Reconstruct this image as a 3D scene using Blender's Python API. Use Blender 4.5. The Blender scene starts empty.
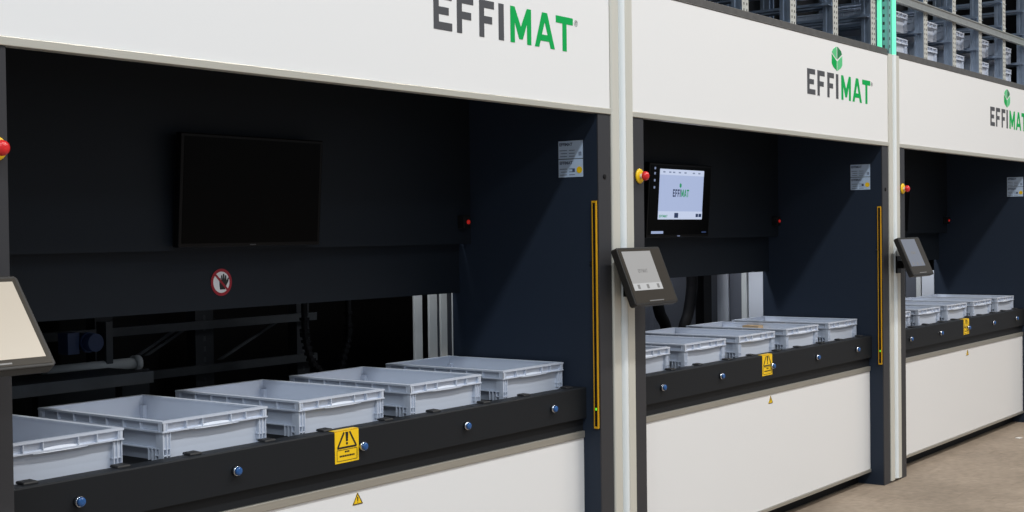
import bpy, bmesh, math, random
from mathutils import Vector, Matrix

random.seed(4)
sc = bpy.context.scene
COL = sc.collection
R = math.radians
P = 2.995                      # distance between neighbouring columns
POST = [1.747, 1.747 + P, 1.747 + 2 * P, 1.747 + 3 * P]


# ------------------------------------------------------------------ materials
def srgb(r, g, b):
    def f(c):
        c /= 255.0
        return c / 12.92 if c <= 0.04045 else ((c + 0.055) / 1.055) ** 2.4
    return (f(r), f(g), f(b), 1.0)


def mat(name, col, rough=0.5, metal=0.0, spec=0.5, emit=None, estr=0.0, coat=0.0, noise=None, bump=None, aniso=None):
    m = bpy.data.materials.new(name)
    m.use_nodes = True
    nt = m.node_tree
    b = nt.nodes['Principled BSDF']
    b.inputs['Base Color'].default_value = col
    b.inputs['Roughness'].default_value = rough
    b.inputs['Metallic'].default_value = metal
    b.inputs['Specular IOR Level'].default_value = spec
    b.inputs['Coat Weight'].default_value = coat
    if emit:
        b.inputs['Emission Color'].default_value = emit
        b.inputs['Emission Strength'].default_value = estr
    if noise or bump:
        tc = nt.nodes.new('ShaderNodeTexCoord')
        mp = nt.nodes.new('ShaderNodeMapping')
        nt.links.new(tc.outputs['Object'], mp.inputs['Vector'])
        nz = nt.nodes.new('ShaderNodeTexNoise')
        nt.links.new(mp.outputs['Vector'], nz.inputs['Vector'])
        scale, amt = (noise or bump)[:2]
        nz.inputs['Scale'].default_value = scale
        nz.inputs['Detail'].default_value = 5
        if len((noise or bump)) > 2:
            mp.inputs['Scale'].default_value = (noise or bump)[2]
        if noise:
            mx = nt.nodes.new('ShaderNodeMix')
            mx.data_type = 'RGBA'
            nt.links.new(nz.outputs['Fac'], mx.inputs[0])
            mx.inputs[6].default_value = tuple(c * (1 - amt) for c in col[:3]) + (1,)
            mx.inputs[7].default_value = tuple(min(1, c * (1 + amt)) for c in col[:3]) + (1,)
            nt.links.new(mx.outputs[2], b.inputs['Base Color'])
        if bump:
            bp = nt.nodes.new('ShaderNodeBump')
            bp.inputs['Strength'].default_value = amt
            bp.inputs['Distance'].default_value = 0.002
            nt.links.new(nz.outputs['Fac'], bp.inputs['Height'])
            nt.links.new(bp.outputs['Normal'], b.inputs['Normal'])
    return m


M = dict(
    white=mat('white_gloss_laminate', (0.80, 0.80, 0.80, 1), 0.22, 0, 0.5),
    charcoal=mat('anthracite_powder_coat', (0.036, 0.036, 0.040, 1), 0.45, 0, 0.35, bump=(900, 0.06)),
    navy=mat('navy_anthracite_sheet', (0.018, 0.0265, 0.043, 1), 0.5, 0, 0.22, bump=(900, 0.05)),
    panel=mat('dark_blue_grey_sheet', (0.009, 0.0128, 0.019, 1), 0.55, 0, 0.2, bump=(900, 0.05)),
    beam=mat('charcoal_beam_paint', (0.0125, 0.0140, 0.0165, 1), 0.5, 0, 0.18),
    black=mat('black_sheet', (0.006, 0.006, 0.007, 1), 0.6, 0, 0.2),
    alu=mat('anodised_aluminium', (0.66, 0.645, 0.575, 1), 0.38, 0.25, noise=(30, 0.06, (1, 1, 0.03))),
    alutrim=mat('brushed_aluminium_trim', (0.56, 0.54, 0.475, 1), 0.36, 0.35, noise=(8, 0.10, (1, 30, 30))),
    lowtrim=mat('brushed_aluminium_low_trim', (0.44, 0.42, 0.37, 1), 0.36, 0.6, noise=(8, 0.14, (1, 30, 30))),
    galv_lit_front=mat('galvanised_lit_front', (0.56, 0.56, 0.52, 1), 0.45, 0.3, noise=(40, 0.2)),  # paler copy of the galvanised steel, lit look of the fronts in its colour
    topmetal=mat('weathered_dark_profile', (0.13, 0.125, 0.12, 1), 0.5, 0.5, noise=(25, 0.35)),
    diffuser=mat('white_light_diffuser', (0.76, 0.80, 0.81, 1), 0.15),
    green_led=mat('green_lit_diffuser', (0.1, 0.7, 0.4, 1), 0.3, emit=(0.16, 0.78, 0.44, 1), estr=0.9),
    galv=mat('galvanised_steel', (0.36, 0.43, 0.53, 1), 0.36, 0.85, noise=(22, 0.22)),
    galvbeam=mat('galvanised_beam_steel', (0.36, 0.37, 0.36, 1), 0.42, 0.6, noise=(22, 0.25)),
    hole=mat('slot_dark', (0.03, 0.03, 0.035, 1), 0.7),
    crate=mat('grey_blue_polypropylene', (0.565, 0.61, 0.70, 1), 0.42, 0, 0.45),
    cratelip=mat('grey_blue_polypropylene_grip', (0.59, 0.635, 0.72, 1), 0.40, 0, 0.5),
    chrome=mat('chrome', (0.50, 0.53, 0.58, 1), 0.2, 1.0),
    blue=mat('blue_button_cap', (0.012, 0.085, 0.27, 1), 0.25, 0, 0.5, coat=0.3),
    pad=mat('black_rubber_pad', (0.012, 0.012, 0.013, 1), 0.6),
    yellow=mat('warning_yellow', srgb(245, 200, 10), 0.4),
    curtain=mat('curtain_yellow', srgb(215, 160, 22), 0.4),
    inkblack=mat('ink_black', (0.008, 0.008, 0.008, 1), 0.5),
    red=mat('safety_red', srgb(214, 36, 38), 0.28, 0, 0.5),
    signred=mat('sign_red', srgb(150, 10, 34), 0.4),
    signwhite=mat('sign_white', (0.78, 0.78, 0.8, 1), 0.4),
    estop_yellow=mat('stop_button_yellow', srgb(240, 196, 20), 0.35),
    paper=mat('label_paper', (0.47, 0.58, 0.73, 1), 0.45),
    labelink=mat('label_ink', (0.06, 0.08, 0.14, 1), 0.5),
    grey_ink=mat('logo_grey', srgb(80, 81, 85), 0.55, 0, 0.15),
    green_ink=mat('logo_green', srgb(0, 162, 78), 0.55, 0, 0.15),
    green_dark=mat('logo_green_dark', srgb(10, 120, 62), 0.35),
    green_light=mat('logo_green_light', srgb(88, 196, 128), 0.35),
    bezel=mat('black_bezel', (0.003, 0.003, 0.0035, 1), 0.35, 0, 0.15),
    screen_off=mat('screen_off_glass', (0.001, 0.001, 0.0012, 1), 0.3, 0, 0.06),
    page=mat('screen_page', (0.02, 0.02, 0.02, 1), 0.25, emit=srgb(166, 180, 214), estr=1.0),
    bar=mat('screen_bar', (0.02, 0.02, 0.02, 1), 0.25, emit=srgb(192, 203, 228), estr=1.0),
    sc_dark=mat('screen_icon_dark', (0.01, 0.01, 0.02, 1), 0.25, emit=srgb(36, 52, 84), estr=1.0),
    sc_green=mat('screen_icon_green', (0.01, 0.02, 0.02, 1), 0.25, emit=srgb(36, 140, 96), estr=1.0),
    sc_grey=mat('screen_icon_grey', (0.01, 0.01, 0.02, 1), 0.25, emit=srgb(118, 130, 158), estr=1.0),
    sc_led=mat('monitor_power_bar', (0.02, 0.02, 0.02, 1), 0.25, emit=srgb(150, 165, 200), estr=1.0),
    tabhousing=mat('dark_grey_aluminium_housing', (0.020, 0.018, 0.016, 1), 0.42, 0.0, 0.3),
    tabglass=mat('tablet_cover_glass', (0.040, 0.033, 0.025, 1), 0.3, 0, 0.14),  # brown tint is a warm lamp's reflection put into the colour
    tabpage=mat('tablet_page', (0.10, 0.10, 0.10, 1), 0.28, 0, 0.7, emit=srgb(138, 136, 134), estr=1.0),
    tabpage_dim=mat('tablet_page_dim', (0.05, 0.05, 0.05, 1), 0.3, 0, 0.6, emit=srgb(98, 103, 116), estr=1.0),
    tabpage_glare=mat('tablet_page_glare', (0.10, 0.095, 0.085, 1), 0.28, 0, 0.7, emit=srgb(176, 164, 146), estr=1.0),  # warm lamp glare put into the page's glow
    tabicon=mat('tablet_icon', (0.05, 0.05, 0.05, 1), 0.3, emit=srgb(112, 110, 108), estr=1.0),
    tabbar=mat('tablet_bar', (0.1, 0.1, 0.1, 1), 0.3, emit=srgb(172, 172, 172), estr=1.0),
    redled=mat('red_led', (0.3, 0.01, 0.01, 1), 0.3, emit=(1, 0.03, 0.02, 1), estr=0.22),
    greenled=mat('green_indicator', (0.05, 0.3, 0.02, 1), 0.3, emit=(0.2, 1, 0.05, 1), estr=0.8),
    steel=mat('dull_inner_steel', (0.07, 0.074, 0.08, 1), 0.42, 0.5, noise=(12, 0.3)),
    darksteel=mat('dark_inner_steel', (0.035, 0.037, 0.042, 1), 0.5, 0.4),
    greypost=mat('pale_grey_posts', (0.66, 0.68, 0.68, 1), 0.45, 0.0),
    palepanel=mat('pale_grey_sheet', (0.72, 0.75, 0.82, 1), 0.45, 0.0),
    midpanel=mat('mid_grey_sheet', (0.13, 0.14, 0.17, 1), 0.5, 0.1),
    rubber=mat('black_cable_rubber', (0.006, 0.006, 0.007, 1), 0.6, 0, 0.1),
    motor=mat('blue_motor_paint', (0.03, 0.06, 0.17, 1), 0.4),
    cardboard=mat('tan_cardboard', (0.42, 0.30, 0.18, 1), 0.8),
    scrap=mat('white_paper_scrap', (0.7, 0.68, 0.65, 1), 0.8),
)


def floor_material():
    m = bpy.data.materials.new('brown_grey_concrete')
    m.use_nodes = True
    nt = m.node_tree
    b = nt.nodes['Principled BSDF']
    b.inputs['Roughness'].default_value = 0.62
    b.inputs['Specular IOR Level'].default_value = 0.3
    tc = nt.nodes.new('ShaderNodeTexCoord')
    n1 = nt.nodes.new('ShaderNodeTexNoise'); n1.inputs['Scale'].default_value = 1.6; n1.inputs['Detail'].default_value = 8
    n2 = nt.nodes.new('ShaderNodeTexNoise'); n2.inputs['Scale'].default_value = 22; n2.inputs['Detail'].default_value = 6
    mp = nt.nodes.new('ShaderNodeMapping'); mp.inputs['Scale'].default_value = (1.0, 7.0, 1.0); mp.inputs['Rotation'].default_value = (0, 0, R(12))
    nt.links.new(tc.outputs['Object'], mp.inputs['Vector'])
    n3 = nt.nodes.new('ShaderNodeTexNoise'); n3.inputs['Scale'].default_value = 3.0; n3.inputs['Detail'].default_value = 3
    nt.links.new(mp.outputs['Vector'], n3.inputs['Vector'])
    for n in (n1, n2):
        nt.links.new(tc.outputs['Object'], n.inputs['Vector'])
    r1 = nt.nodes.new('ShaderNodeValToRGB')
    r1.color_ramp.elements[0].position = 0.3; r1.color_ramp.elements[0].color = srgb(130, 117, 103)
    r1.color_ramp.elements[1].position = 0.7; r1.color_ramp.elements[1].color = srgb(158, 143, 127)
    nt.links.new(n1.outputs['Fac'], r1.inputs['Fac'])
    mx = nt.nodes.new('ShaderNodeMix'); mx.data_type = 'RGBA'; mx.blend_type = 'OVERLAY'; mx.inputs[0].default_value = 0.35
    nt.links.new(r1.outputs['Color'], mx.inputs[6]); nt.links.new(n2.outputs['Fac'], mx.inputs[7])
    r3 = nt.nodes.new('ShaderNodeValToRGB')
    r3.color_ramp.elements[0].position = 0.28; r3.color_ramp.elements[0].color = (0.6, 0.57, 0.54, 1)
    r3.color_ramp.elements[1].position = 0.40; r3.color_ramp.elements[1].color = (1, 1, 1, 1)
    nt.links.new(n3.outputs['Fac'], r3.inputs['Fac'])
    mx2 = nt.nodes.new('ShaderNodeMix'); mx2.data_type = 'RGBA'; mx2.blend_type = 'MULTIPLY'; mx2.inputs[0].default_value = 0.5
    nt.links.new(mx.outputs[2], mx2.inputs[6]); nt.links.new(r3.outputs['Color'], mx2.inputs[7])
    nt.links.new(mx2.outputs[2], b.inputs['Base Color'])
    return m


M['floor'] = floor_material()


# ------------------------------------------------------------------ mesh helpers
class MB:
    def __init__(s):
        s.bm = bmesh.new()
        s.mats = []

    def mi(s, m):
        if m not in s.mats:
            s.mats.append(m)
        return s.mats.index(m)

    def box(s, x0, x1, y0, y1, z0, z1, m=None):
        v = [s.bm.verts.new(p) for p in ((x0, y0, z0), (x1, y0, z0), (x1, y1, z0), (x0, y1, z0), (x0, y0, z1), (x1, y0, z1), (x1, y1, z1), (x0, y1, z1))]
        for f in ((0, 3, 2, 1), (4, 5, 6, 7), (0, 1, 5, 4), (1, 2, 6, 5), (2, 3, 7, 6), (3, 0, 4, 7)):
            fc = s.bm.faces.new([v[i] for i in f])
            if m: fc.material_index = s.mi(m)
        return s

    def hexa(s, pts, m=None):      # eight corners, bottom ring then top ring
        v = [s.bm.verts.new(p) for p in pts]
        for f in ((0, 3, 2, 1), (4, 5, 6, 7), (0, 1, 5, 4), (1, 2, 6, 5), (2, 3, 7, 6), (3, 0, 4, 7)):
            fc = s.bm.faces.new([v[i] for i in f])
            if m: fc.material_index = s.mi(m)
        return s

    def prism(s, poly, a0, a1, axis='y', m=None):
        def mk(p, a):
            if axis == 'y': return (p[0], a, p[1])
            if axis == 'z': return (p[0], p[1], a)
            return (a, p[0], p[1])
        A = [s.bm.verts.new(mk(p, a0)) for p in poly]
        B = [s.bm.verts.new(mk(p, a1)) for p in poly]
        n = len(poly)
        fs = [s.bm.faces.new(A), s.bm.faces.new(list(reversed(B)))]
        for i in range(n):
            fs.append(s.bm.faces.new([A[i], B[i], B[(i + 1) % n], A[(i + 1) % n]]))
        if m:
            for f in fs: f.material_index = s.mi(m)
        return s

    def cyl(s, c, r, a0, a1, axis='y', n=24, r2=None, m=None):
        r2 = r if r2 is None else r2
        def mk(t, rr, a):
            u, w = rr * math.cos(t), rr * math.sin(t)
            if axis == 'y': return (c[0] + u, a, c[1] + w)
            if axis == 'z': return (c[0] + u, c[1] + w, a)
            return (a, c[0] + u, c[1] + w)
        A = [s.bm.verts.new(mk(2 * math.pi * i / n, r, a0)) for i in range(n)]
        B = [s.bm.verts.new(mk(2 * math.pi * i / n, r2, a1)) for i in range(n)]
        fs = [s.bm.faces.new(A), s.bm.faces.new(list(reversed(B)))]
        for i in range(n):
            f = s.bm.faces.new([A[i], B[i], B[(i + 1) % n], A[(i + 1) % n]])
            f.smooth = True
            fs.append(f)
        if m:
            for f in fs: f.material_index = s.mi(m)
        return s

    def lathe(s, c, prof, axis='y', n=28, m=None):   # profile of (radius, position along axis)
        rings = []
        for r, a in prof:
            ring = []
            for i in range(n):
                t = 2 * math.pi * i / n
                u, w = r * math.cos(t), r * math.sin(t)
                ring.append(s.bm.verts.new((c[0] + u, a, c[1] + w) if axis == 'y' else (c[0] + u, c[1] + w, a)))
            rings.append(ring)
        fs = []
        for A, B in zip(rings, rings[1:]):
            for i in range(n):
                f = s.bm.faces.new([A[i], B[i], B[(i + 1) % n], A[(i + 1) % n]]); f.smooth = True; fs.append(f)
        fs.append(s.bm.faces.new(rings[0])); fs.append(s.bm.faces.new(list(reversed(rings[-1]))))
        if m:
            for f in fs: f.material_index = s.mi(m)
        return s

    def tube(s, pts, r, n=10, m=None):
        pts = [Vector(p) for p in pts]
        rings = []
        for i, p in enumerate(pts):
            d = (pts[min(i + 1, len(pts) - 1)] - pts[max(i - 1, 0)]).normalized()
            a = Vector((0, 1, 0)) if abs(d.y) < 0.9 else Vector((1, 0, 0))
            u = d.cross(a).normalized(); w = d.cross(u)
            rings.append([s.bm.verts.new(p + u * r * math.cos(2 * math.pi * k / n) + w * r * math.sin(2 * math.pi * k / n)) for k in range(n)])
        fs = []
        for A, B in zip(rings, rings[1:]):
            for k in range(n):
                f = s.bm.faces.new([A[k], B[k], B[(k + 1) % n], A[(k + 1) % n]]); f.smooth = True; fs.append(f)
        fs.append(s.bm.faces.new(rings[0])); fs.append(s.bm.faces.new(list(reversed(rings[-1]))))
        if m:
            for f in fs: f.material_index = s.mi(m)
        return s

    def ring(s, c, r0, r1, a0, a1, n=32, m=None):    # annulus in the XZ plane
        fs = []
        V = []
        for r in (r0, r1):
            for a in (a0, a1):
                V.append([s.bm.verts.new((c[0] + r * math.cos(2 * math.pi * i / n), a, c[1] + r * math.sin(2 * math.pi * i / n))) for i in range(n)])
        i0, i1, o0, o1 = V
        for i in range(n):
            j = (i + 1) % n
            for q in ((i0[i], i0[j], o0[j], o0[i]), (i1[i], o1[i], o1[j], i1[j]), (o0[i], o0[j], o1[j], o1[i]), (i0[i], i1[i], i1[j], i0[j])):
                fs.append(s.bm.faces.new(q))
        if m:
            for f in fs: f.material_index = s.mi(m)
        return s

    def build(s, name, m, parent=None, bevel=0.0, label=None):
        bmesh.ops.recalc_face_normals(s.bm, faces=s.bm.faces)
        me = bpy.data.meshes.new(name)
        s.bm.to_mesh(me); s.bm.free()
        if s.mats:
            for k in s.mats: me.materials.append(k)
        else:
            me.materials.append(m)
        o = bpy.data.objects.new(name, me)
        COL.objects.link(o)
        if parent: o.parent = parent
        if bevel:
            md = o.modifiers.new('edge', 'BEVEL'); md.width = bevel; md.segments = 2; md.limit_method = 'ANGLE'; md.angle_limit = R(40)
        if label: o['label'] = label
        return o


def tag(o, label, cat, group=None):
    o['label'] = label; o['category'] = cat
    if group: o['group'] = group
    elif 'group' in o: del o['group']
    return o


def thing(name, label, cat, loc=(0, 0, 0), rot=(0, 0, 0), group=None):
    o = bpy.data.objects.new(name, None)
    o.empty_display_size = 0.1
    COL.objects.link(o)
    o.location = loc; o.rotation_euler = rot
    return tag(o, label, cat, group)


def kids(o):
    return [c for c in bpy.data.objects if c.parent == o]


def copy_tree(o, parent=None):
    c = o.copy(); COL.objects.link(c)
    if parent: c.parent = parent
    for ch in kids(o):
        copy_tree(ch, c)
    return c


def struct(o):
    o['kind'] = 'structure'
    return o


def text_mesh(body, size, name, m, parent, loc, rot, thick=0.0003, bold=0.0, align='LEFT', sx=1.0):
    cu = bpy.data.curves.new(name, 'FONT')
    cu.body = body; cu.size = size; cu.extrude = thick; cu.offset = bold; cu.align_x = align
    t = bpy.data.objects.new(name, cu)
    COL.objects.link(t)
    dg = bpy.context.evaluated_depsgraph_get()
    me = bpy.data.meshes.new_from_object(t.evaluated_get(dg))
    bpy.data.objects.remove(t)
    me.materials.clear(); me.materials.append(m)
    o = bpy.data.objects.new(name, me)
    COL.objects.link(o)
    o.parent = parent; o.location = loc; o.rotation_euler = rot; o.scale = (sx, 1, 1)
    return o


# ------------------------------------------------------------------ the setting
f = MB().box(-25, 40, -25, 20, -0.2, 0).build('floor', M['floor']); struct(f)


# ------------------------------------------------------------------ lettering of the wordmark
def wordmark_polys():
    H = 0.132; S = 0.0275
    g, n = [], []
    def rect(L, x0, x1, z0, z1): L.append([(x0, z0), (x1, z0), (x1, z1), (x0, z1)])
    def E(x, w):
        rect(g, x, x + S, 0, H); rect(g, x + S, x + w, 0, S * .98); rect(g, x + S, x + w * .82, H * .40, H * .40 + S * .95); rect(g, x + S, x + w * .98, H - S * .98, H)
    def F(x, w):
        rect(g, x, x + S, 0, H); rect(g, x + S, x + w * .86, H * .38, H * .38 + S * .95); rect(g, x + S, x + w, H - S * .98, H)
    E(0.0, 0.099); F(0.126, 0.092); F(0.252, 0.086); rect(g, 0.365, 0.365 + S * 1.12, 0, H)
    # M
    x = 0.436; w = 0.129; s = S * .95
    n.append([(x, 0), (x + s, 0), (x + s, H), (x, H)])
    n.append([(x + w - s, 0), (x + w, 0), (x + w, H), (x + w - s, H)])
    n.append([(x + s, H), (x + s, H * .58), (x + w / 2 - s * .42, H * .12), (x + w / 2, H * .12), (x + w / 2, H * .46)])
    n.append([(x + w - s, H), (x + w / 2, H * .46), (x + w / 2, H * .12), (x + w / 2 + s * .42, H * .12), (x + w - s, H * .58)])
    # A
    x = 0.588; w = 0.130
    n.append([(x, 0), (x + s * 1.05, 0), (x + w / 2, H * .74), (x + w / 2, H), (x + w / 2 - s * .62, H)])
    n.append([(x + w, 0), (x + w / 2 + s * .62, H), (x + w / 2, H), (x + w / 2, H * .74), (x + w - s * 1.05, 0)])
    n.append([(x + s * 1.35, H * .19), (x + w - s * 1.35, H * .19), (x + w - s * 1.72, H * .19 + s * .9), (x + s * 1.72, H * .19 + s * .9)])
    # T
    x = 0.727; w = 0.115
    rect(n, x, x + w, H - S * .98, H); rect(n, x + w / 2 - S / 2, x + w / 2 + S / 2, 0, H - S * .98)
    return g, n


def cube_mark(mb, cx, cz, k, y0, y1):
    def q(pts, m): mb.prism([(cx + a * k, cz + b * k) for a, b in pts], y0, y1, 'y', m)
    q([(-.060, .018), (-.0035, -.012), (-.0035, -.057), (-.045, -.040), (-.060, -.026)], M['green_ink'])
    q([(.060, .018), (.060, -.026), (.045, -.040), (.0035, -.057), (.0035, -.012)], M['green_light'])
    q([(-.058, .026), (-.046, .040), (-.012, .055), (-.004, .056), (-.004, -.003)], M['green_light'])
    q([(.058, .026), (.004, -.003), (.004, .056), (.012, .055), (.046, .040)], M['green_dark'])


# ------------------------------------------------------------------ one machine
XR = P - 0.175      # inner face of the right jamb
XL = 0.175


def make_machine():
    root = thing('storage_machine', '', 'machine')
    hp = MB().box(0.084, P - 0.084, 0.0, 0.03, 1.989, 2.495).build('header_panel', M['white'], root, 0.0015)
    g, n = wordmark_polys()
    X0, Z0 = 1.807, 2.190
    mb = MB()
    for p in g: mb.prism([(X0 + a, Z0 + b) for a, b in p], -0.0012, 0.0, 'y')
    mb.build('logo_lettering', M['grey_ink'], hp, label='dark grey letters EFFI')
    mb = MB()
    for p in n: mb.prism([(X0 + a, Z0 + b) for a, b in p], -0.0012, 0.0, 'y')
    mb.build('logo_lettering', M['green_ink'], hp, label='green letters MAT')
    mb = MB(); cube_mark(mb, X0 + 0.381, 2.405, 1.15, -0.0012, 0.0)
    mb.build('logo_cube', M['green_ink'], hp, label='green cube emblem above the lettering')
    mb = MB().ring((X0 + .864, Z0 + .116), 0.0098, 0.0118, -0.0012, 0.0)
    mb.box(X0 + .860, X0 + .8622, -.0012, 0, Z0 + .110, Z0 + .123).box(X0 + .8622, X0 + .8675, -.0012, 0, Z0 + .121, Z0 + .123)
    mb.box(X0 + .8622, X0 + .8675, -.0012, 0, Z0 + .1155, Z0 + .1172).box(X0 + .8657, X0 + .868, -.0012, 0, Z0 + .1165, Z0 + .1225)
    mb.hexa([(X0 + .8645, -.0012, Z0 + .116), (X0 + .8665, -.0012, Z0 + .116), (X0 + .8665, 0, Z0 + .116), (X0 + .8645, 0, Z0 + .116),
             (X0 + .867, -.0012, Z0 + .110), (X0 + .869, -.0012, Z0 + .110), (X0 + .869, 0, Z0 + .110), (X0 + .867, 0, Z0 + .110)])
    mb.build('registered_mark', M['galvbeam'], hp)
    MB().box(0.084, P - 0.084, -0.006, 0.03, 1.966, 1.989).build('header_trim', M['alutrim'], root, 0.002, 'brushed aluminium strip under the header')
    MB().box(0.084, P - 0.084, 0.0, 0.10, 2.4955, 2.532).box(0.084, P - 0.084, -.004, .004, 2.4955, 2.500).build('top_profile', M['topmetal'], root, 0.003)
    # jambs and side walls
    for s in (0, 1):
        x0, x1 = (0.084, XL) if s == 0 else (XR, P - 0.084)
        j = MB().box(x0, x1, 0.0, 0.006, 0.0, 1.9655).build('jamb', M['charcoal'], root, 0.001)
        if s:
            MB().lathe((P - 0.130, 1.714), ((0.011, 0.0), (0.011, -0.002), (0.007, -0.004))).build('lock_plug', M['black'], j)
        x0, x1 = (XL - 0.02, XL) if s == 0 else (XR, XR + 0.02)
        MB().box(x0, x1, 0.0062, 0.76, 0.0, 1.965).box(x0, x1, 0.0302, 0.76, 1.965, 2.45).build('side_wall', M['navy'], root)
    # inside of the opening
    MB().box(XL, XR, 0.031, 0.76, 2.20, 2.22).build('opening_ceiling', M['black'], root)
    MB().box(XL, XR, 0.20, 0.26, 2.12, 2.20).build('ceiling_rail', M['panel'], root)
    MB().box(XL, XR, 0.655, 0.70, 1.447, 2.20).build('upper_back_panel', M['panel'], root)
    lb = MB().box(XL, XR, 0.72, 0.745, 1.236, 1.50).build('lower_back_panel', M['panel'], root)
    # prohibition sign
    sx, sz, sr = 1.481, 1.331, 0.047
    sg = MB().cyl((sx, sz), sr, 0.7185, 0.7199, 'y', 40).build('prohibition_sign', M['signwhite'], root, label='round white sign with red ring, red bar and black hand')
    MB().ring((sx, sz), sr * 0.80, sr * 1.02, 0.7176, 0.7186, 40).build('red_ring', M['signred'], sg)
    hand = [(-.30, -.55), (.18, -.55), (.30, -.30), (.52, .05), (.60, .30), (.50, .34), (.36, .10), (.34, .50), (.22, .52), (.18, .14), (.14, .62), (.02, .62), (.00, .14), (-.06, .54), (-.17, .50), (-.16, .06), (-.24, .34), (-.34, .28), (-.34, -.20)]
    MB().prism([(sx + .007 + a * sr, sz + b * sr) for a, b in hand], 0.7179, 0.7187, 'y').build('hand_symbol', M['inkblack'], sg)
    c, s_ = math.cos(R(-45)), math.sin(R(-45)); L, W = sr * .9, sr * .085
    MB().prism([(sx + a * c - b * s_, sz + a * s_ + b * c) for a, b in ((-L, -W), (L, -W), (L, W), (-L, W))], 0.7170, 0.7179, 'y').build('red_bar', M['signred'], sg)
    # front beam
    bm = MB().prism([(0.07, 0.741), (0.07, 0.861), (0.074, 0.865), (0.13, 0.865), (0.13, 0.741)], XL, XR, 'x').build('front_beam', M['beam'], root)
    MB().box(XL, XR, 0.088, 0.125, 0.689, 0.741).build('beam_lower_rail', M['beam'], root)
    for k in range(5):
        bx = 1.497 + (k - 2) * 0.542
        b = MB().lathe((bx, 0.804), ((0.0150, 0.0699), (0.0150, 0.062), (0.0135, 0.057))).build('push_button', M['chrome'], bm, label='chrome ring with a blue cap')
        MB().lathe((bx, 0.804), ((0.0125, 0.0568), (0.0125, 0.052), (0.010, 0.0495), (0.005, 0.048))).build('button_cap', M['blue'], root)
    for k in range(5):
        cx = 1.520 + (k - 2) * 0.541
        for d in (-.165, .125):
            MB().hexa([(cx + d, 0.100, 0.8652), (cx + d + .045, 0.100, 0.8652), (cx + d + .045, 0.138, 0.8652), (cx + d, 0.138, 0.8652),
                       (cx + d + .002, 0.103, 0.871), (cx + d + .043, 0.103, 0.871), (cx + d + .043, 0.136, 0.8725), (cx + d + .002, 0.136, 0.8725)]).build('guide_pad', M['pad'], root, 0.002)
    # warning sticker on the beam
    wx0, wx1, wz0, wz1 = 1.372, 1.482, 0.7615, 0.8585
    ws = MB().box(wx0, wx1, 0.0690, 0.0699, wz0, 0.8625).box(wx0, wx1, 0.0690, 0.095, 0.8652, 0.8660)\
        .hexa([(wx0, .0690, .8615), (wx1, .0690, .8615), (wx1, .0705, .8615), (wx0, .0705, .8615), (wx0, .0735, .8660), (wx1, .0735, .8660), (wx1, .0760, .8652), (wx0, .0760, .8652)])\
        .build('warning_sticker', M['yellow'], root, label='yellow warning sticker with black triangle and exclamation mark')
    cx = (wx0 + wx1) / 2
    mb = MB()
    def strokes(mb, A, B, w, y0, y1):
        A = Vector(A); B = Vector(B); d = (B - A).normalized(); nn = Vector((-d.y, d.x)) * w / 2
        mb.prism([tuple(A + nn), tuple(B + nn), tuple(B - nn), tuple(A - nn)], y0, y1, 'y')
    zt, zb = 0.8595, 0.8105
    strokes(mb, (cx - .044, zb), (cx + .044, zb), .006, .0683, .0690)
    strokes(mb, (cx - .043, zb), (cx - .013, zt), .0065, .0683, .0690)
    strokes(mb, (cx + .043, zb), (cx + .013, zt), .0065, .0683, .0690)
    mb.prism([(cx - .004, zb + .019), (cx + .004, zb + .019), (cx + .0065, zt), (cx - .0065, zt)], .0683, .0690, 'y')
    mb.cyl((cx, zb + .012), .0045, .0683, .0690, 'y', 12)
    mb.build('warning_triangle', M['inkblack'], ws)
    mb = MB()
    for (a, b, c_, d) in ((cx - .046, .7685, cx + .046, .7685), (cx - .046, .8035, cx + .046, .8035), (cx - .046, .7685, cx - .046, .8035), (cx + .046, .7685, cx + .046, .8035)):
        strokes(mb, (a, b), (c_, d), .0014, .0683, .0690)
    for a, b, z in ((-.010, .010, .794), (-.034, .034, .781)):
        q = a
        while q < b:
            w = random.uniform(.004, .010); mb.box(cx + q, cx + min(q + w, b), .0683, .0690, z, z + .0052); q += w + .002
    mb.build('warning_text', M['inkblack'], ws)
    # lower panel
    lp = MB().box(XL, XR, 0.084, 0.112, 0.090, 0.660).build('lower_panel', M['white'], root, 0.0012)
    MB().box(XL, XR, 0.078, 0.112, 0.6605, 0.688).build('lower_panel_trim', M['lowtrim'], root, 0.002, 'brushed aluminium strip above the white lower panel')
    MB().box(XL, XR, 0.078, 0.112, 0.072, 0.0897).build('lower_panel_trim', M['lowtrim'], root, 0.002, 'thin aluminium strip under the white lower panel')
    MB().box(XL, XR, 0.16, 0.20, 0.0, 0.085).build('plinth', M['black'], root)
    t = MB().prism([(1.452, .613), (1.500, .613), (1.476, .652)], .0828, .0839, 'y').build('hazard_sticker', M['yellow'], root, label='small yellow hazard triangle')
    mb = MB()
    strokes(mb, (1.4545, .6145), (1.4975, .6145), .0028, .0822, .0828); strokes(mb, (1.4540, .6145), (1.476, .6500), .0028, .0822, .0828); strokes(mb, (1.498, .6145), (1.476, .6500), .0028, .0822, .0828)
    mb.prism([(1.4745, .624), (1.4775, .624), (1.4785, .638), (1.4735, .638)], .0822, .0828, 'y').cyl((1.476, .6205), .0018, .0822, .0828, 'y', 8)
    mb.build('hazard_symbol', M['inkblack'], t)
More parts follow.
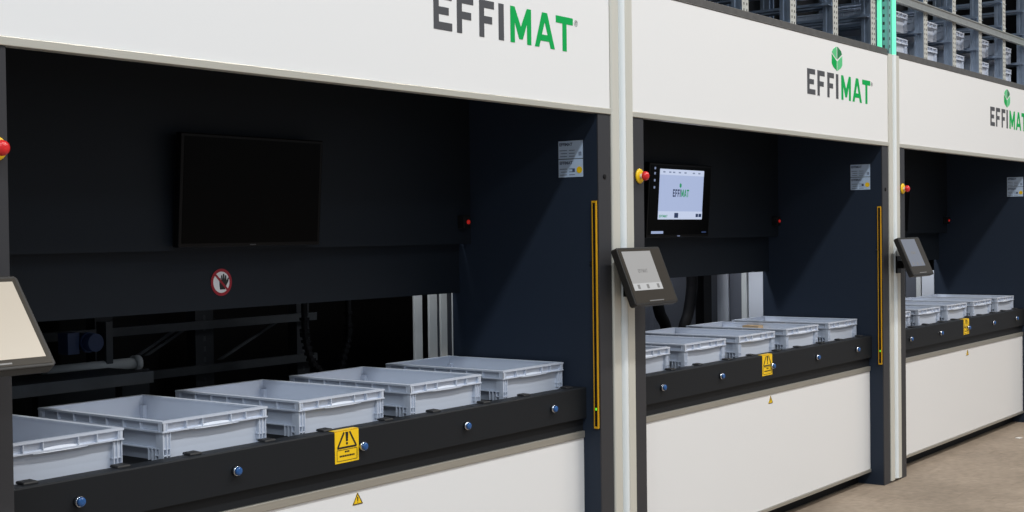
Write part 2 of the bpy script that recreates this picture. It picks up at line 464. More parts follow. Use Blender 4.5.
    # rating plates on the right wall (drawn on the YZ plane)
    for z0, z1 in ((1.790, 1.862), (1.715, 1.787)):
        pl = MB().box(XR - .0012, XR - .0001, 0.073, 0.192, z0, z1).build('rating_plate', M['paper'], root, label='pale blue rating plate with small print')
        mb = MB()
        def ln(y0, y1, za, zb_): mb.box(XR - .0018, XR - .0012, y0, y1, za, zb_)
        for r_, (ya, yb) in enumerate(((.150, .184), (.150, .180), (.150, .186))):
            ln(ya, yb, z0 + .008 + r_ * .012, z0 + .0105 + r_ * .012)
        for r_ in range(3):
            ln(.112, .140, z0 + .008 + r_ * .012, z0 + .0105 + r_ * .012)
        if z0 > 1.75:
            ln(.080, .084, z0 + .010, z0 + .026); ln(.088, .092, z0 + .010, z0 + .026); ln(.080, .086, z0 + .024, z0 + .026)
        else:
            ln(.112, .124, z0 + .022, z0 + .034)
        mb.build('small_print', M['labelink'], pl)
        text_mesh('EFFIMAT', .017, 'plate_lettering', M['labelink'], pl, (XR - .0014, .187, z1 - .020), (R(90), 0, R(-90)), bold=.0006)
        if z0 < 1.75:
            MB().cyl((.090, z0 + .028), .0135, XR - .0020, XR - .0012, 'x', 24).build('round_seal', M['yellow'], pl, label='round yellow seal')
    # floor of the opening and added light-blocking sheets behind
    MB().box(XL, XR, 0.155, 0.90, 0.805, 0.8425).build('crate_deck', M['black'], root)
    MB().box(0.0, P, 2.60, 2.64, 0.0, 4.6).build('rear_light_block', M['black'], root)  # unseen, added to keep the interior dark
    MB().box(0.0, P, 0.765, 0.785, 2.46, 4.55).build('shaft_dark_sheet', M['black'], root)  # dark sheet added so the rack bays look unlit
    MB().box(0.0, P, 0.20, 2.60, 4.55, 4.6).build('roof_light_block', M['black'], root)  # unseen cover, added to block light from above
    return root


mach = make_machine()
mach.location = (POST[0], 0, 0)
tag(mach, 'nearest white and charcoal vertical storage machine, its dark monitor above five crates', 'machine', 'storage machines in the row')
m2 = copy_tree(mach); m2.location = (POST[1], 0, 0)
tag(m2, 'middle white and charcoal vertical storage machine, the one with the lit monitor', 'machine', 'storage machines in the row')
m3 = copy_tree(mach); m3.location = (POST[2], 0, 0)
tag(m3, 'farthest white and charcoal storage machine, cut off at the right edge', 'machine', 'storage machines in the row')
for mm, dx in ((m2, .033), (m3, .06)):
    for c in kids(mm):
        if c.name.split('.')[0] in ('warning_sticker', 'hazard_sticker'):
            c.location.x += dx
        if c.name.split('.')[0] == 'button_cap':
            c.location.x += dx * .35
    for c in kids(mm):
        if c.name.split('.')[0] == 'front_beam':
            for d in kids(c): d.location.x += dx * .35
for mm in (mach, m2, m3):
    for c in kids(mm):
        if c.name.split('.')[0] == 'hazard_sticker': c.location.x += .012
lj = [c for c in kids(mach) if c.name.split('.')[0] == 'jamb' and c.data.vertices[0].co.x < 1][0]
lj.data = lj.data.copy()
for v in lj.data.vertices:
    if v.co.x > .15: v.co.x += .006
MB().box(-0.10, -0.08, 0.10, 2.60, 0.0, 4.6).build('end_light_block', M['black'], mach)  # both row ends: unseen sheets added to block side light
MB().box(P + 0.08, P + 0.10, 0.10, 2.60, 0.0, 4.6).build('end_light_block', M['black'], m3)


# ------------------------------------------------------------------ columns between machines
def make_column():
    root = thing('corner_column', '', 'column')
    prof = [(-.0825, .06), (-.0825, -.004), (-.078, -.008), (-.030, -.008), (-.022, -.002), (.022, -.002), (.030, -.008), (.078, -.008), (.0825, -.004), (.0825, .06)]
    MB().prism(prof, 0.012, 2.503, 'z').build('column_profile', M['alu'], root, label='satin aluminium column profile')
    def half(z0, z1):
        n = 12
        poly = [(-.019 * math.cos(math.pi * i / n), -.002 - .017 * math.sin(math.pi * i / n)) for i in range(n + 1)]
        return MB().prism(poly, z0, z1, 'z')
    half(0.02, 2.503).build('light_strip', M['diffuser'], root, label='white half-round diffuser, unlit')
    up = MB().prism([(-.06, .09), (-.06, .0), (-.022, .0), (-.022, .012), (.022, .012), (.022, .0), (.06, .0), (.06, .09)], 2.5035, 4.3, 'z', M['galv'])
    z = 2.54
    while z < 3.3:
        for x in (-.045, .045):
            up.box(x - .006, x + .006, -.0006, .0005, z, z + .018, M['hole'])
        for y in (.03, .06):
            up.box(-.0606, -.0595, y - .006, y + .006, z, z + .018, M['hole'])
        z += .045
    up.build('upper_post', M['galv'], root, label='perforated galvanised post above the header')
    half(2.504, 4.3).build('light_strip', M['green_led'], root, label='strip glowing green above the header')
    MB().box(-.108, -.092, .030, .050, 2.533, 4.3).build('light_strip', M['green_led'], root, label='second strip glowing green beside the post')
    MB().box(-.112, -.061, .050, .075, 2.533, 4.3).build('strip_backing', M['galv'], root)
    return root


col = make_column()
clabels = ['aluminium column at the far left edge behind the cut off tablet',
           'tall aluminium column between the nearest and the middle machine, white strip down its middle',
           'aluminium column between the middle and the farthest machine, glowing green at its top',
           'aluminium column at the far end of the row, just beyond the right edge']
for i, x in enumerate(POST):
    c = col if i == 0 else copy_tree(col)
    c.location = (x, 0, 0)
    tag(c, clabels[i], 'column', 'columns of the machine row')


# ------------------------------------------------------------------ crates
CH = 0.12


def make_crate():
    root = thing('plastic_crate', '', 'crate')
    w, d, h = 0.204, 0.302, CH
    tub = MB()
    it, ib = 0.014, 0.018
    th = 0.004
    def quad(o): e = min(o, .018); return [(-w + o, -d + e), (w - o, -d + e), (w - o, d - e), (-w + o, d - e)]
    def ins(p): return (p[0] - th * (1 if p[0] > 0 else -1), p[1] - th * (1 if p[1] > 0 else -1))
    for (o0, z0, o1, z1) in ((ib, .036, it, h - .001), (.032, 0, .030, .040)):
        B, T = quad(o0), quad(o1)
        for i in range(4):
            j = (i + 1) % 4
            tub.hexa([(*B[i], z0), (*B[j], z0), (*ins(B[j]), z0), (*ins(B[i]), z0), (*T[i], z1), (*T[j], z1), (*ins(T[j]), z1), (*ins(T[i]), z1)])
    tub.box(-w + ib + .0015, w - ib - .0015, -d + ib + .0015, d - ib - .0015, .034, .038)
    tub.box(-w + ib + .016, w - ib - .016, -d + ib + .002, d - ib - .002, 0, .005)
    # horizontal ledge above the base
    zl = 0.040
    for (x0, x1, y0, y1) in ((-w + .006, w - .006, -d + .006, -d + .02), (-w + .006, w - .006, d - .02, d - .006), (-w + .006, -w + .02, -d + .02, d - .02), (w - .02, w - .006, -d + .02, d - .02)):
        if abs(x1 - x0) > .1:       # front and back: only near the corners
            tub.box(x0, x0 + .03, y0, y1, zl - .003, zl); tub.box(x1 - .03, x1, y0, y1, zl - .003, zl)
        else:
            tub.box(x0, x1, y0, y1, zl - .003, zl)
    tub.build('tub', M['crate'], root)
    # rim: top lip, lower flange, ribs between
    rim = MB()
    def band(z0, z1, o0, i0):
        rim.box(-w + o0, w - o0, -d + o0, -d + i0, z0, z1); rim.box(-w + o0, w - o0, d - i0, d - o0, z0, z1)
        rim.box(-w + o0, -w + i0, -d + i0, d - i0, z0, z1); rim.box(w - i0, w - o0, -d + i0, d - i0, z0, z1)
    band(h - .006, h, 0, .020)
    band(h - .033, h - .029, 0, .016)
    band(h - .030, h - .005, .0115, .0145)
    xs = [-w + .001, -w + .016, -.115, -.055, .055, .115, w - .019, w - .004]
    for x in xs:
        for s in (-1, 1):
            y0, y1 = sorted((s * (d - .001), s * (d - .013)))
            rim.box(x, x + .003, y0, y1, h - .030, h - .005)
    ys = [-d + .001, -d + .018, -.20, -.12, -.04, .04, .12, .20, d - .021, d - .004]
    for y in ys:
        for s in (-1, 1):
            x0, x1 = sorted((s * (w - .001), s * (w - .013)))
            rim.box(x0, x1, y, y + .003, h - .030, h - .005)
    for sx in (-1, 1):
        for sy in (-1, 1):
            x0, x1 = sorted((sx * (w - .003), sx * (w - .018))); y0, y1 = sorted((sy * (d - .003), sy * (d - .018)))
            rim.box(x0, x1, y0, y1, h - .030, h - .005)
    rim.build('rim', M['crate'], root)
    # stiff corner posts, with ribbed feet
    for sx in (-1, 1):
        for sy in (-1, 1):
            cpm = MB()
            X, Y = sx * (w - .004), sy * (d - .004)
            for a in (0, .014, .026):
                y0, y1 = sorted((Y, Y - sy * .016)); x0, x1 = sorted((X - sx * a, X - sx * (a + .003)))
                cpm.box(x0, x1, y0, y1, .004, h - .031)
            for a in (.018, .034, .050, .066):
                x0, x1 = sorted((X, X - sx * .026)); y0, y1 = sorted((Y - sy * a, Y - sy * (a + .003)))
                cpm.box(x0, x1, y0, y1, .004, zl)
            x0, x1 = sorted((X - sx * .004, X - sx * .030)); y0, y1 = sorted((Y - sy * .004, Y - sy * .036))
            cpm.box(x0, x1, y0, y1, zl, h - .031)
            x0, x1 = sorted((X, X - sx * .029)); y0, y1 = sorted((Y, Y - sy * .037))
            cpm.box(x0, x1, y0, y1, .018, .021)
            cpm.build('corner_rib', M['crate'], root)
    # curved grip in the middle of each short side
    for s in (-1, 1):
        g = MB()
        n = 14
        up_, lo = [], []
        for i in range(n + 1):
            t = -1 + 2 * i / n
            up_.append((t * .085, h - .030 + .008 * (1 - t * t)))
            lo.append((t * .085, h - .0345 - .001 * (1 - t * t)))
        for i in range(n):
            y_in, y_out = s * (d - .009), s * (d + .0005)
            g.hexa([(lo[i][0], y_out, lo[i][1]), (lo[i + 1][0], y_out, lo[i + 1][1]), (lo[i + 1][0], y_in, lo[i + 1][1]), (lo[i][0], y_in, lo[i][1]),
                    (up_[i][0], s * (d - .0065), up_[i][1]), (up_[i + 1][0], s * (d - .0065), up_[i + 1][1]), (up_[i + 1][0], y_in, up_[i + 1][1]), (up_[i][0], y_in, up_[i][1])])
        g.build('handle', M['cratelip'], root)
    return root


crate = make_crate()
first = [True]


def place_crate(x, y, z, label, group):
    c = crate if first[0] else copy_tree(crate)
    first[0] = False
    c.location = (x, y, z)
    return tag(c, label, 'crate', group)


ordn = ['leftmost', 'second from left', 'middle', 'fourth from left', 'rightmost']
mname = ['nearest machine', 'middle machine', 'farthest machine']
for mi_ in range(3):
    for k in range(5):
        extra = ', partly hidden by the frame post' if k == 0 else (', by the yellow warning sticker' if k == 2 else (', against the right wall' if k == 4 else ''))
        place_crate(POST[mi_] + (1.514, 1.524, 1.528)[mi_] + (k - 2) * 0.541, (0.468, 0.456, 0.446)[mi_], 0.8428,
                    '%s open grey crate in the %s%s' % (ordn[k], mname[mi_], extra), 'open grey crates in the %s' % mname[mi_])
# a sheet of cardboard standing just at the rim of a crate in the middle machine
tag(MB().box(-.09, .09, -.05, .05, 0, .066).box(-.09, .09, -.05, -.002, .0665, .069).box(-.09, .09, .002, .05, .0665, .069).build('cardboard_box', M['cardboard'], None, 0.002),
    'small tan cardboard box lying inside the fourth crate of the middle machine', 'box').location = (7.02, 0.53, 0.8812)


# ------------------------------------------------------------------ tower racks above the headers
UPX = [1.4725 + (k - 2.5) * 0.535 for k in range(6)]


def make_rack():
    root = thing('storage_rack', '', 'rack')
    for x in UPX:
        for y0, s in ((0.045, 1), (0.74, -1)):
            pr = [(-.034, 0), (.034, 0), (.034, .020), (.027, .025), (.027, .035), (.034, .040), (.034, .058), (.020, .058), (.020, .054), (.029, .054), (.029, .004),
                  (-.029, .004), (-.029, .054), (-.020, .054), (-.020, .058), (-.034, .058), (-.034, .040), (-.027, .035), (-.027, .025), (-.034, .020)]
            mb = MB().prism([(x + a, y0 + s * b) for a, b in pr], 2.5325, 4.3, 'z', M['galv'])
            if s > 0:
                mb.box(x - .0335, x + .0335, y0 - .0012, y0 - .0001, 2.5325, 4.3, M['galv_lit_front'])
                z = 2.545
                while z < 3.4:
                    for q in (-.014, .016):
                        mb.box(x + q - .004, x + q + .004, y0 - .0020, y0 - .0012, z, z + .012, M['hole'])
                    z += .03
            mb.build('upright', M['galv'], root)
    for z in (2.832, 3.30, 3.75):
        MB().prism([(0.020, z), (0.044, z), (0.044, z + .052), (0.020, z + .052), (0.020, z + .046), (0.026, z + .042), (0.026, z + .010), (0.020, z + .006)], 0.09, P - 0.09, 'x').build('cross_beam', M['galvbeam'], root)
    for x in UPX:
        for z in (2.545, 2.705, 2.925, 3.10):
            mb = MB()
            for s in (-1, 1):
                x0, x1 = sorted((x + s * .035, x + s * .038)); mb.box(x0, x1, .05, .71, z - .003, z + .018)
                x0, x1 = sorted((x + s * .035, x + s * .078)); mb.box(x0, x1, .05, .71, z - .003, z)
            mb.build('support_rail', M['galv'], root)
    for k in range(5):
        MB().hexa([(UPX[k] + .027, .745, 2.56), (UPX[k] + .047, .745, 2.56), (UPX[k] + .047, .755, 2.56), (UPX[k] + .027, .755, 2.56),
                   (UPX[k + 1] - .047, .745, 4.2), (UPX[k + 1] - .027, .745, 4.2), (UPX[k + 1] - .027, .755, 4.2), (UPX[k + 1] - .047, .755, 4.2)]).build('diagonal_brace', M['galv'], root)
    return root


rack = make_rack()
rl = ['galvanised rack on top of the nearest machine, above the frame', 'galvanised rack with empty bays above the middle machine', 'galvanised rack holding grey crates above the farthest machine']
for i in range(3):
    r_ = rack if i == 0 else copy_tree(rack)
    r_.location = (POST[i], 0, 0)
    tag(r_, rl[i], 'rack', 'racks on top of the machines')
bayn = ['first', 'second', 'third', 'fourth', 'fifth']
for k in range(-1, 5):
    cx = UPX[0] + 0.535 * (k + .5)
    if k < 0: continue
    for lv, z in (('lower', 2.5455), ('upper', 2.7055)):
        place_crate(POST[2] + cx, 0.435, z, 'grey crate on the %s rail, %s rack bay right of the green column' % (lv, bayn[k]), 'grey crates in the rack above the farthest machine')


# ------------------------------------------------------------------ monitors
def make_monitor(lit):
    root = thing('monitor', '', 'monitor')
    w, h = 0.66, 0.385
    hs = MB().box(-w / 2, w / 2, 0.0, 0.030, -h / 2, h / 2).box(-.2, .2, .030, .045, -.12, .12).build('housing', M['bezel'], root, 0.004)
    s = MB().box(-w / 2 + .014, w / 2 - .014, -0.0012, 0.0, -h / 2 + .014, h / 2 - .012).build('screen', M['screen_off'], root)
    MB().box(-.014, .014, -.0014, -.0002, -h / 2 + .005, -h / 2 + .009).build('maker_mark', M['sc_grey'] if lit else M['steel'], root, label='tiny pale mark on the lower bezel')
    MB().box(-.05, .05, .0455, .075, -.05, .05).build('wall_mount', M['bezel'], root)
    if lit:
        px0, px1, pz0, pz1 = -.226, .238, -.098, .163
        def q(name, m, x0, x1, z0, z1, k=1): return MB().box(x0, x1, -.0012 - .0008 * k, -.0012 - .0008 * (k - 1), z0, z1).build(name, m, s)
        q('open_window', M['page'], px0, px1, pz0, pz1)
        q('window_toolbar', M['bar'], px0, px1, pz1 - .030, pz1, 2)
        q('window_footer', M['bar'], px0, px1, pz0, pz0 + .042, 2)
        mb = MB()
        for x in (.03, .09, .13, .19, .25, .34, .40): mb.box(px0 + x, px0 + x + .022, -.0036, -.0028, pz1 - .019, pz1 - .012)
        mb.build('toolbar_icon', M['sc_grey'], s)
        for xa, xb, za, zb in ((px0 + .165, px0 + .205, pz0 + .008, pz0 + .034), (px1 - .07, px1 - .045, pz0 + .012, pz0 + .030), (px1 - .038, px1 - .010, pz0 + .012, pz0 + .030)):
            MB().box(xa, xb, -.0036, -.0028, za, zb).build('footer_icon', M['sc_dark'], s)
        g, n = wordmark_polys()
        lx, lz, k = -.085, .020, .20
        for L, m, nm in ((g, M['sc_dark'], 'screen_lettering'), (n, M['sc_green'], 'screen_lettering')):
            mb = MB()
            for p in L: mb.prism([(lx + a * k, lz + b * k * 1.5) for a, b in p], -.0028, -.0020, 'y')
            mb.build(nm, m, s)
        mb = MB()
        for p in g + n: mb.prism([(px0 + .01 + a * .10, pz0 + .010 + b * .10) for a, b in p], -.0036, -.0028, 'y')
        mb.build('screen_lettering', M['sc_green'], s)
        MB().prism([(lx + .066, .074), (lx + .076, .067), (lx + .086, .074), (lx + .086, .086), (lx + .076, .093), (lx + .066, .086)], -.0028, -.0020, 'y').build('screen_emblem', M['sc_green'], s)
        mb = MB()
        for z in (.158, .132, .096, .060): mb.box(-.282, -.268, -.0020, -.0012, z, z + .012)
        mb.build('desktop_icon', M['sc_grey'], s)
        q('taskbar', M['sc_led'], -.285, -.165, -.172, -.159)
        q('taskbar_clock', M['sc_dark'], .245, .295, -.171, -.163)
    return root


for i in range(3):
    mo = make_monitor(i == 1)
    mo.location = (POST[i] + 1.535, 0.600, 1.648); mo.rotation_euler = (R(4), 0, 0)
    tag(mo, ['black switched off monitor on the back wall of the nearest machine',
             'lit monitor showing a pale blue page on the back wall of the middle machine',
             'dark monitor on the back wall of the farthest machine, behind the third tablet'][i], 'monitor', 'monitors inside the openings')


# ------------------------------------------------------------------ touch tablets on the columns
def make_tablet(kind):
    root = thing('touch_tablet', '', 'tablet')
    w, h, t = 0.336, (0.262, 0.248, 0.238)[kind], 0.030
    MB().prism([(-w / 2 + .008, -h / 2), (w / 2 - .008, -h / 2), (w / 2, -h / 2 + .008), (w / 2, h / 2 - .008), (w / 2 - .008, h / 2), (-w / 2 + .008, h / 2), (-w / 2, h / 2 - .008), (-w / 2, -h / 2 + .008)], 0, t, 'y').build('housing', M['tabhousing'], root, 0.003)
    g = MB().box(-w / 2 + .009, w / 2 - .009, -.001, 0.0, -h / 2 + .009, h / 2 - .009).build('cover_glass', M['tabglass'], root)
    page = (M['tabpage_glare'], M['tabpage'], M['tabpage_dim'])[kind]
    x0, x1, z0, z1 = (-.145, .148, -.104, .112) if kind == 0 else (-.140, .080, -.062, .106)
    MB().box(x0, x1, -.0018, -.001, z0, z1).build('screen', page, g)
    if kind:
        MB().box(x0, x1, -.0022, -.0018, z0, z0 + .030).build('screen_footer', M['tabbar'] if kind != 2 else page, g)
        for x in (.03, .10, .18): MB().box(x0 + x, x0 + x + .018, -.0026, -.0022, z0 + .006, z0 + .024).build('footer_icon', M['tabicon'], g)
        gl, nl = wordmark_polys()
        mb = MB()
        for p in gl + nl: mb.prism([((x0 + x1) / 2 - .035 + a * .085, .012 + b * .12) for a, b in p], -.0022, -.0018, 'y')
        mb.build('screen_lettering', M['tabicon'], g)
    MB().box(-.055, .055, -.0016, -.001, -h / 2 + .014, -h / 2 + .018).build('button_row', M['tabicon'], g)
    # joint behind the tablet
    MB().box(-.045, .045, t, t + .014, -.05, .04).cyl((0, -.030), .020, t, t + .045, 'y', 20).build('mount', M['bezel'], root, label='black mounting joint')
    MB().lathe((w / 2 - .03, h / 2 - .045), ((.017, t), (.017, t + .018), (.012, t + .022)), 'y').build('rear_knob', M['bezel'], root)
    return root


tl = ['tablet at the left edge with a bright pale screen, cut off by the frame',
      'grey framed tablet tilted up on the tall column left of the lit monitor',
      'dark tablet on the column before the farthest machine']
for i in range(3):
    tb = make_tablet(i)
    tilt = R((-37, -22, -23)[i])
    tb.location = [(POST[0] - 0.006, -0.135, 1.302), (POST[1] + 0.018, -0.109, 1.312), (POST[2] + 0.004, -0.130, 1.325)][i]; tb.rotation_euler = (tilt, 0, 0)
    tag(tb, tl[i], 'tablet', 'tablets on the columns')
    # bracket arm on the column
    br = MB().box(-.03, .03, -.030, -.020, -.05, .05).box(-.014, .014, -.062, -.030, -.022, .022)
    b = br.build('tablet_bracket', M['bezel'], tb)
    b.matrix_parent_inverse = Matrix.Identity(4)
    Mi = (Matrix.Translation(tb.location) @ Matrix.Rotation(tilt, 4, 'X')).inverted()
    b.matrix_local = Mi @ Matrix.Translation((POST[i], 0, 1.275))


# ------------------------------------------------------------------ emergency stops
def make_stop():
    root = thing('emergency_stop_button', '', 'button')
    MB().lathe((0, 0), ((.031, 0), (.031, -.004), (.027, -.008), (.015, -.008))).build('base_plate', M['estop_yellow'], root, label='yellow disc')
    MB().lathe((0, 0), ((.010, -.008), (.010, -.022))).build('stem', M['signwhite'], root)
    MB().lathe((0, 0), ((.013, -.020), (.019, -.023), (.0195, -.031), (.0175, -.038), (.011, -.043), (.004, -.0445))).build('mushroom_head', M['red'], root, label='red mushroom head')
    return root


es = make_stop()
for i in range(3):
    e = es if i == 0 else copy_tree(es)
    e.location = (POST[i] + (0.146, 0.137, 0.137)[i], -0.0005, (1.714, 1.722, 1.722)[i])
    tag(e, ['red and yellow emergency stop at the left edge, above the bright tablet',
            'red and yellow emergency stop on the frame left of the lit monitor',
            'red and yellow emergency stop on the frame of the farthest machine'][i], 'button', 'emergency stop buttons')


# ------------------------------------------------------------------ light curtains and sensors
def make_curtain():
    root = thing('light_curtain', '', 'safety light curtain')
    MB().box(-.010, 0, .0075, .011, .702, 1.616).box(-.010, 0, .024, .0275, .702, 1.616).box(-.010, 0, .011, .024, .702, .710).box(-.010, 0, .011, .024, 1.608, 1.616).build('housing', M['curtain'], root, label='yellow housing')
    MB().box(-.008, 0, .0112, .0238, .7102, 1.6078).build('lens', M['black'], root, label='dark lens')
    MB().box(-.0105, -.0081, .014, .020, .775, .785).build('indicator', M['greenled'], root, label='small green light')
    MB().box(-.010, 0, .0295, .041, 1.36, 1.372).build('clip', M['chrome'], root)
    return root


def make_sensor():
    root = thing('wall_sensor', '', 'sensor')
    MB().box(-.024, .024, -.035, 0, -.028, .028).build('housing', M['black'], root, 0.003)
    MB().lathe((0.004, 0), ((.009, -.035), (.009, -.040), (.005, -.043))).build('lens', M['redled'], root, label='dim red light')
    return root


lc, se = make_curtain(), make_sensor()
for i in range(3):
    c = lc if i == 0 else copy_tree(lc)
    c.location = (POST[i] + XR - .0004, 0, 0)
    tag(c, ['yellow light curtain strip on the right wall of the nearest machine', 'yellow light curtain strip on the right wall of the middle machine', 'yellow light curtain strip in the farthest machine, at the right edge'][i], 'safety light curtain', 'yellow light curtains')
    s = se if i == 0 else copy_tree(se)
    s.location = (POST[i] + XR - .066, .6545, 1.54)
    tag(s, ['small black sensor with a red light in the nearest machine, right of the dark monitor', 'small black sensor with a red light in the middle machine, right of the lit monitor', 'small black sensor with a red light in the farthest machine'][i], 'sensor', 'wall sensors')


# ------------------------------------------------------------------ what shows through the slot below the back panels
PT = POST[1]
t = thing('guide_frame', 'four pale grey upright posts behind the rightmost crate of the nearest machine', 'frame', (PT + .012, 1.05, 0))
for x0, x1, y0, m in ((-.105, -.050, 0, 'greypost'), (-.001, .055, 0, 'greypost'), (.100, .145, .015, 'greypost'), (.172, .224, 0, 'greypost')):
    MB().box(x0, x1, y0, y0 + .012, 0.0, 2.1).build('post', M[m], t, 0.002)
MB().box(-.105, .224, .030, .040, 1.45, 1.52).box(-.105, .224, .030, .040, .30, .37).build('cross_tie', M['steel'], t)
for i, lab in ((1, 'pale grey sheet metal side frame behind the rightmost crate of the middle machine'), (2, 'pale grey sheet metal side frame behind the crates of the farthest machine')):
    t = thing('side_frame', lab, 'frame', (POST[i + 1] - .173, 0.762, 0))
    MB().box(0, .016, 0, .098, 0.0, 1.235 if i == 1 else 1.150).build('side_sheet', M['palepanel'], t, 0.002)
    MB().box(-.012, .016, .106, .140, 0.0, 1.55).build('edge_post', M['greypost'], t, 0.002)
    MB().box(.010, .022, .142, .232, 0.0, 1.55).build('rear_sheet', M['midpanel'], t, 0.002)
    MB().box(-.004, .016, .236, .312, 0.0, 1.55).build('rear_post', M['palepanel'], t, 0.002)
t = thing('inner_wall', 'blue grey sheet behind the black hoses of the middle machine', 'panel', (POST[1], 1.25, 0))
MB().box(.3, 3.15, 0, .02, 0.0, 1.9).build('sheet', M['midpanel'], t)
for i, x in enumerate((.8, 1.55, 2.3)):
    MB().box(x, x + .05, -.03, 0, 0, 1.9).build('stiffener', M['midpanel'], t)


def hose(name, label, pts, r, cat, ribs=True):
    P_ = []
    for i in range(len(pts) - 1):
        a, b = Vector(pts[i]), Vector(pts[i + 1])
        p0 = Vector(pts[max(i - 1, 0)]); p3 = Vector(pts[min(i + 2, len(pts) - 1)])
        for k in range(8):
            u = k / 8
            P_.append(.5 * ((2 * a) + (-p0 + b) * u + (2 * p0 - 5 * a + 4 * b - p3) * u * u + (-p0 + 3 * a - 3 * b + p3) * u ** 3))
    P_.append(Vector(pts[-1]))
    mb = MB().tube(P_, r, 10, M['rubber'])
    if ribs:
        for p in P_[1::2]:
            mb.box(p.x - r * 1.1, p.x + r * 1.1, p.y - r * 1.1, p.y + r * 1.1, p.z - .006, p.z + .006, M['rubber'])
    return tag(mb.build(name, None), label, cat, 'black hoses and chains inside the machines')


hose('cable_chain', 'black cable chain hanging behind the fourth crate of the nearest machine', [(3.86, .95, 1.9), (3.86, .95, 1.2), (3.865, .95, 1.08), (3.90, .95, .98), (3.96, .95, .90), (3.99, .95, .62), (4.0, .95, .30)], .013, 'cable')
hose('cable_chain', 'second black cable chain, left of the grey posts of the nearest machine', [(4.27, 1.1, 1.9), (4.27, 1.1, 1.2), (4.265, 1.1, 1.05), (4.23, 1.1, .95), (4.20, 1.1, .80), (4.20, 1.1, .3)], .013, 'cable')
hose('cable_hose', 'black hose curving down behind the left crates of the middle machine', [(6.70, 1.0, 1.9), (6.70, 1.0, 1.25), (6.705, 1.0, 1.12), (6.73, 1.0, 1.02), (6.80, 1.0, .93), (6.85, 1.0, .70), (6.85, 1.0, .3)], .034, 'cable', False)
hose('cable_hose', 'black hose hanging behind the middle crates of the middle machine', [(7.11, 1.0, 1.9), (7.11, 1.0, 1.25), (7.10, 1.0, 1.12), (7.06, 1.0, 1.0), (7.00, 1.0, .90), (6.98, 1.0, .70), (6.98, 1.0, .3)], .034, 'cable', False)
t = thing('inner_post', 'thick black post between hoses and pale panel in the middle machine', 'post', (7.34, 1.02, 0))
MB().box(-.05, .05, 0, .06, 0, 1.95).build('post_body', M['black'], t, 0.003)
MB().box(-.07, .07, -.01, .07, 0, .012).build('foot_plate', M['black'], t)

# dim shelving inside the nearest machine
t = thing('inner_rack', 'dim steel shelving seen through the slot behind the left crates', 'rack', (0, 1.6, 0))
for x0, x1, y in ((3.34, 3.42, 0), (3.85, 3.95, 0), (4.45, 4.53, 0), (3.34, 3.42, .7), (3.85, 3.95, .7), (2.75, 2.83, .7), (4.45, 4.53, .7)):
    mb = MB().prism([(x0, y), (x1, y), (x1, y + .06), (x1 - .02, y + .06), (x1 - .02, y + .02), (x0 + .02, y + .02), (x0 + .02, y + .06), (x0, y + .06)], 0, 2.3, 'z', M['darksteel'])
    for k in range(30):
        mb.box((x0 + x1) / 2 - .006, (x0 + x1) / 2 + .006, y - .0008, y, .5 + k * .045, .522 + k * .045, M['steel'])
    mb.build('upright', None, t)
for z in (.94, 1.13):
    MB().box(2.72, 4.55, -.032, -.002, z - .035, z).build('shelf_beam', M['steel'], t)
for x0, x1, z0, z1 in ((3.47, 3.80, .96, 1.12), (3.60, 3.90, 1.0, 1.14), (4.0, 4.4, .95, 1.12)):
    MB().hexa([(x0, .03, z0), (x0 + .03, .03, z0), (x0 + .03, .04, z0), (x0, .04, z0), (x1, .03, z1), (x1 + .03, .03, z1), (x1 + .03, .04, z1), (x1, .04, z1)]).build('diagonal_brace', M['steel'], t)
t = thing('drive_unit', 'blue motor with a grey roller, left, behind the bright tablet', 'motor', (3.17, 1.42, 0))
MB().cyl((-.03, 1.10), .034, -.10, .02, 'y', 24).cyl((-.03, 1.10), .039, -.06, -.045, 'y', 24).box(-.125, -.075, -.06, .0, 1.06, 1.14).build('motor_body', M['motor'], t)
MB().box(.06, .09, -.04, .02, .98, 1.17).build('motor_bracket', M['steel'], t)
MB().cyl((-.02, 1.00), .022, -.20, .22, 'x', 20).cyl((-.02, 1.00), .030, .20, .225, 'x', 20).build('roller', M['greypost'], t)
MB().box(-.24, .26, -.04, .0, 0, .975).build('stand', M['darksteel'], t)
t = thing('inner_shelf', 'dark shelf plate behind the leftmost crate of the nearest machine', 'shelf', (2.95, 1.15, 0))
MB().box(-.50, .22, -.12, .14, .985, 1.005).box(-.50, .22, -.124, -.12, .965, 1.007).build('shelf_plate', M['steel'], t)
for x in (-.48, .16):
    MB().box(x, x + .04, -.02, .02, 0, .985).build('leg', M['darksteel'], t)

for i, (x, y) in enumerate(((9.72, -.13), (9.1, -.55))):
    tag(MB().prism([(x, y), (x + .05, y - .01), (x + .06, y + .02), (x + .02, y + .03)], .0005, .004, 'z').build('paper_scrap', M['scrap']),
        ['white scrap of paper on the floor before the farthest machine, nearer the plinth', 'small white scrap on the open floor before the farthest machine'][i], 'scrap')


# ------------------------------------------------------------------ light
def area(name, loc, target, sx, sy, power, col):
    l = bpy.data.lights.new(name, 'AREA')
    l.shape = 'RECTANGLE'; l.size = sx; l.size_y = sy; l.energy = power; l.color = col
    o = bpy.data.objects.new(name, l)
    COL.objects.link(o)
    o.location = loc
    d = Vector(target) - Vector(loc)
    o.rotation_euler = d.to_track_quat('-Z', 'Y').to_euler()
    return o


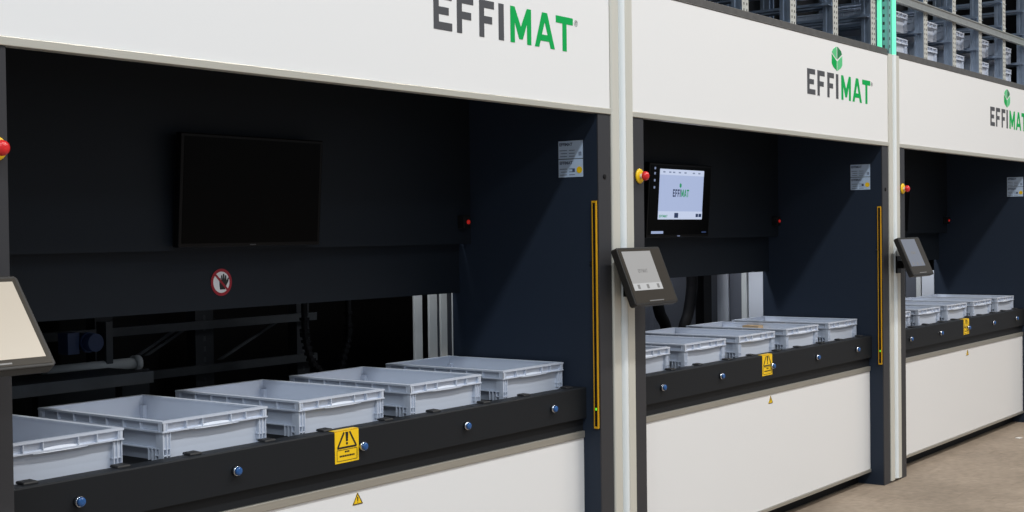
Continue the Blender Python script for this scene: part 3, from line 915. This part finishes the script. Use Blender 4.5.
KEY = 278
cool, warm = (0.76, 0.88, 1.0), (1.0, 0.91, 0.80)
for i in range(5):
    x = -6 + i * 4.6
    u = i / 4
    c = tuple(a + (b - a) * u for a, b in zip(cool, (1.0, 0.92, 0.82)))
    area('hall_lamp', (x, -4.3, 8.3), (x, -4.3, 0), 3.4, 0.5, KEY, c)
area('hall_lamp_warm', (8.6, -7.4, 8.2), (8.6, -7.4, 0), 4.5, 2.2, 400, warm)
area('hall_lamp_far', (-4.0, -12, 8.5), (-4.0, -11, 0), 8, 2, 380, (0.92, 0.96, 1.0))

# added fill lights, unseen behind the back panels, brightening posts and side sheets
area('inner_fill_light', (POST[1] - .30, .82, 1.75), (POST[1] + .05, 1.05, 1.0), .10, .10, 3.2, (.9, .95, 1.0))
for i in (2, 3):
    area('inner_fill_light', (POST[i] - 1.0, .95, 1.85), (POST[i] - .17, .85, 1.05), .12, .12, 7.0, (.9, .94, 1.0))

w = bpy.data.worlds.new('World'); sc.world = w
w.use_nodes = True
bg = w.node_tree.nodes['Background']
bg.inputs['Color'].default_value = (0.76, 0.87, 1.0, 1)
bg.inputs['Strength'].default_value = 0.37

# ------------------------------------------------------------------ camera
Fpx, yaw, pitch, roll = 1358.4633, R(36.7236), R(1.0392), R(-0.7109)
Cpos = Vector((0, -2.9712, 1.4978))
fwd = Vector((math.cos(yaw) * math.cos(pitch), math.sin(yaw) * math.cos(pitch), -math.sin(pitch)))
right = Vector((math.sin(yaw), -math.cos(yaw), 0))
up = right.cross(fwd)
r2 = right * math.cos(roll) + up * math.sin(roll)
u2 = up * math.cos(roll) - right * math.sin(roll)
cam = bpy.data.cameras.new('Camera')
cam.sensor_width = 36; cam.lens = Fpx / 1024 * 36; cam.clip_start = 0.05
co = bpy.data.objects.new('Camera', cam)
COL.objects.link(co)
m = Matrix((r2, u2, -fwd)).transposed().to_4x4()
m.translation = Cpos
co.matrix_world = m
sc.camera = co

sc.view_settings.view_transform = 'Standard'
sc.view_settings.look = 'None'
sc.view_settings.gamma = 1
sc.view_settings.use_curve_mapping = False
sc.view_settings.exposure = 0.0
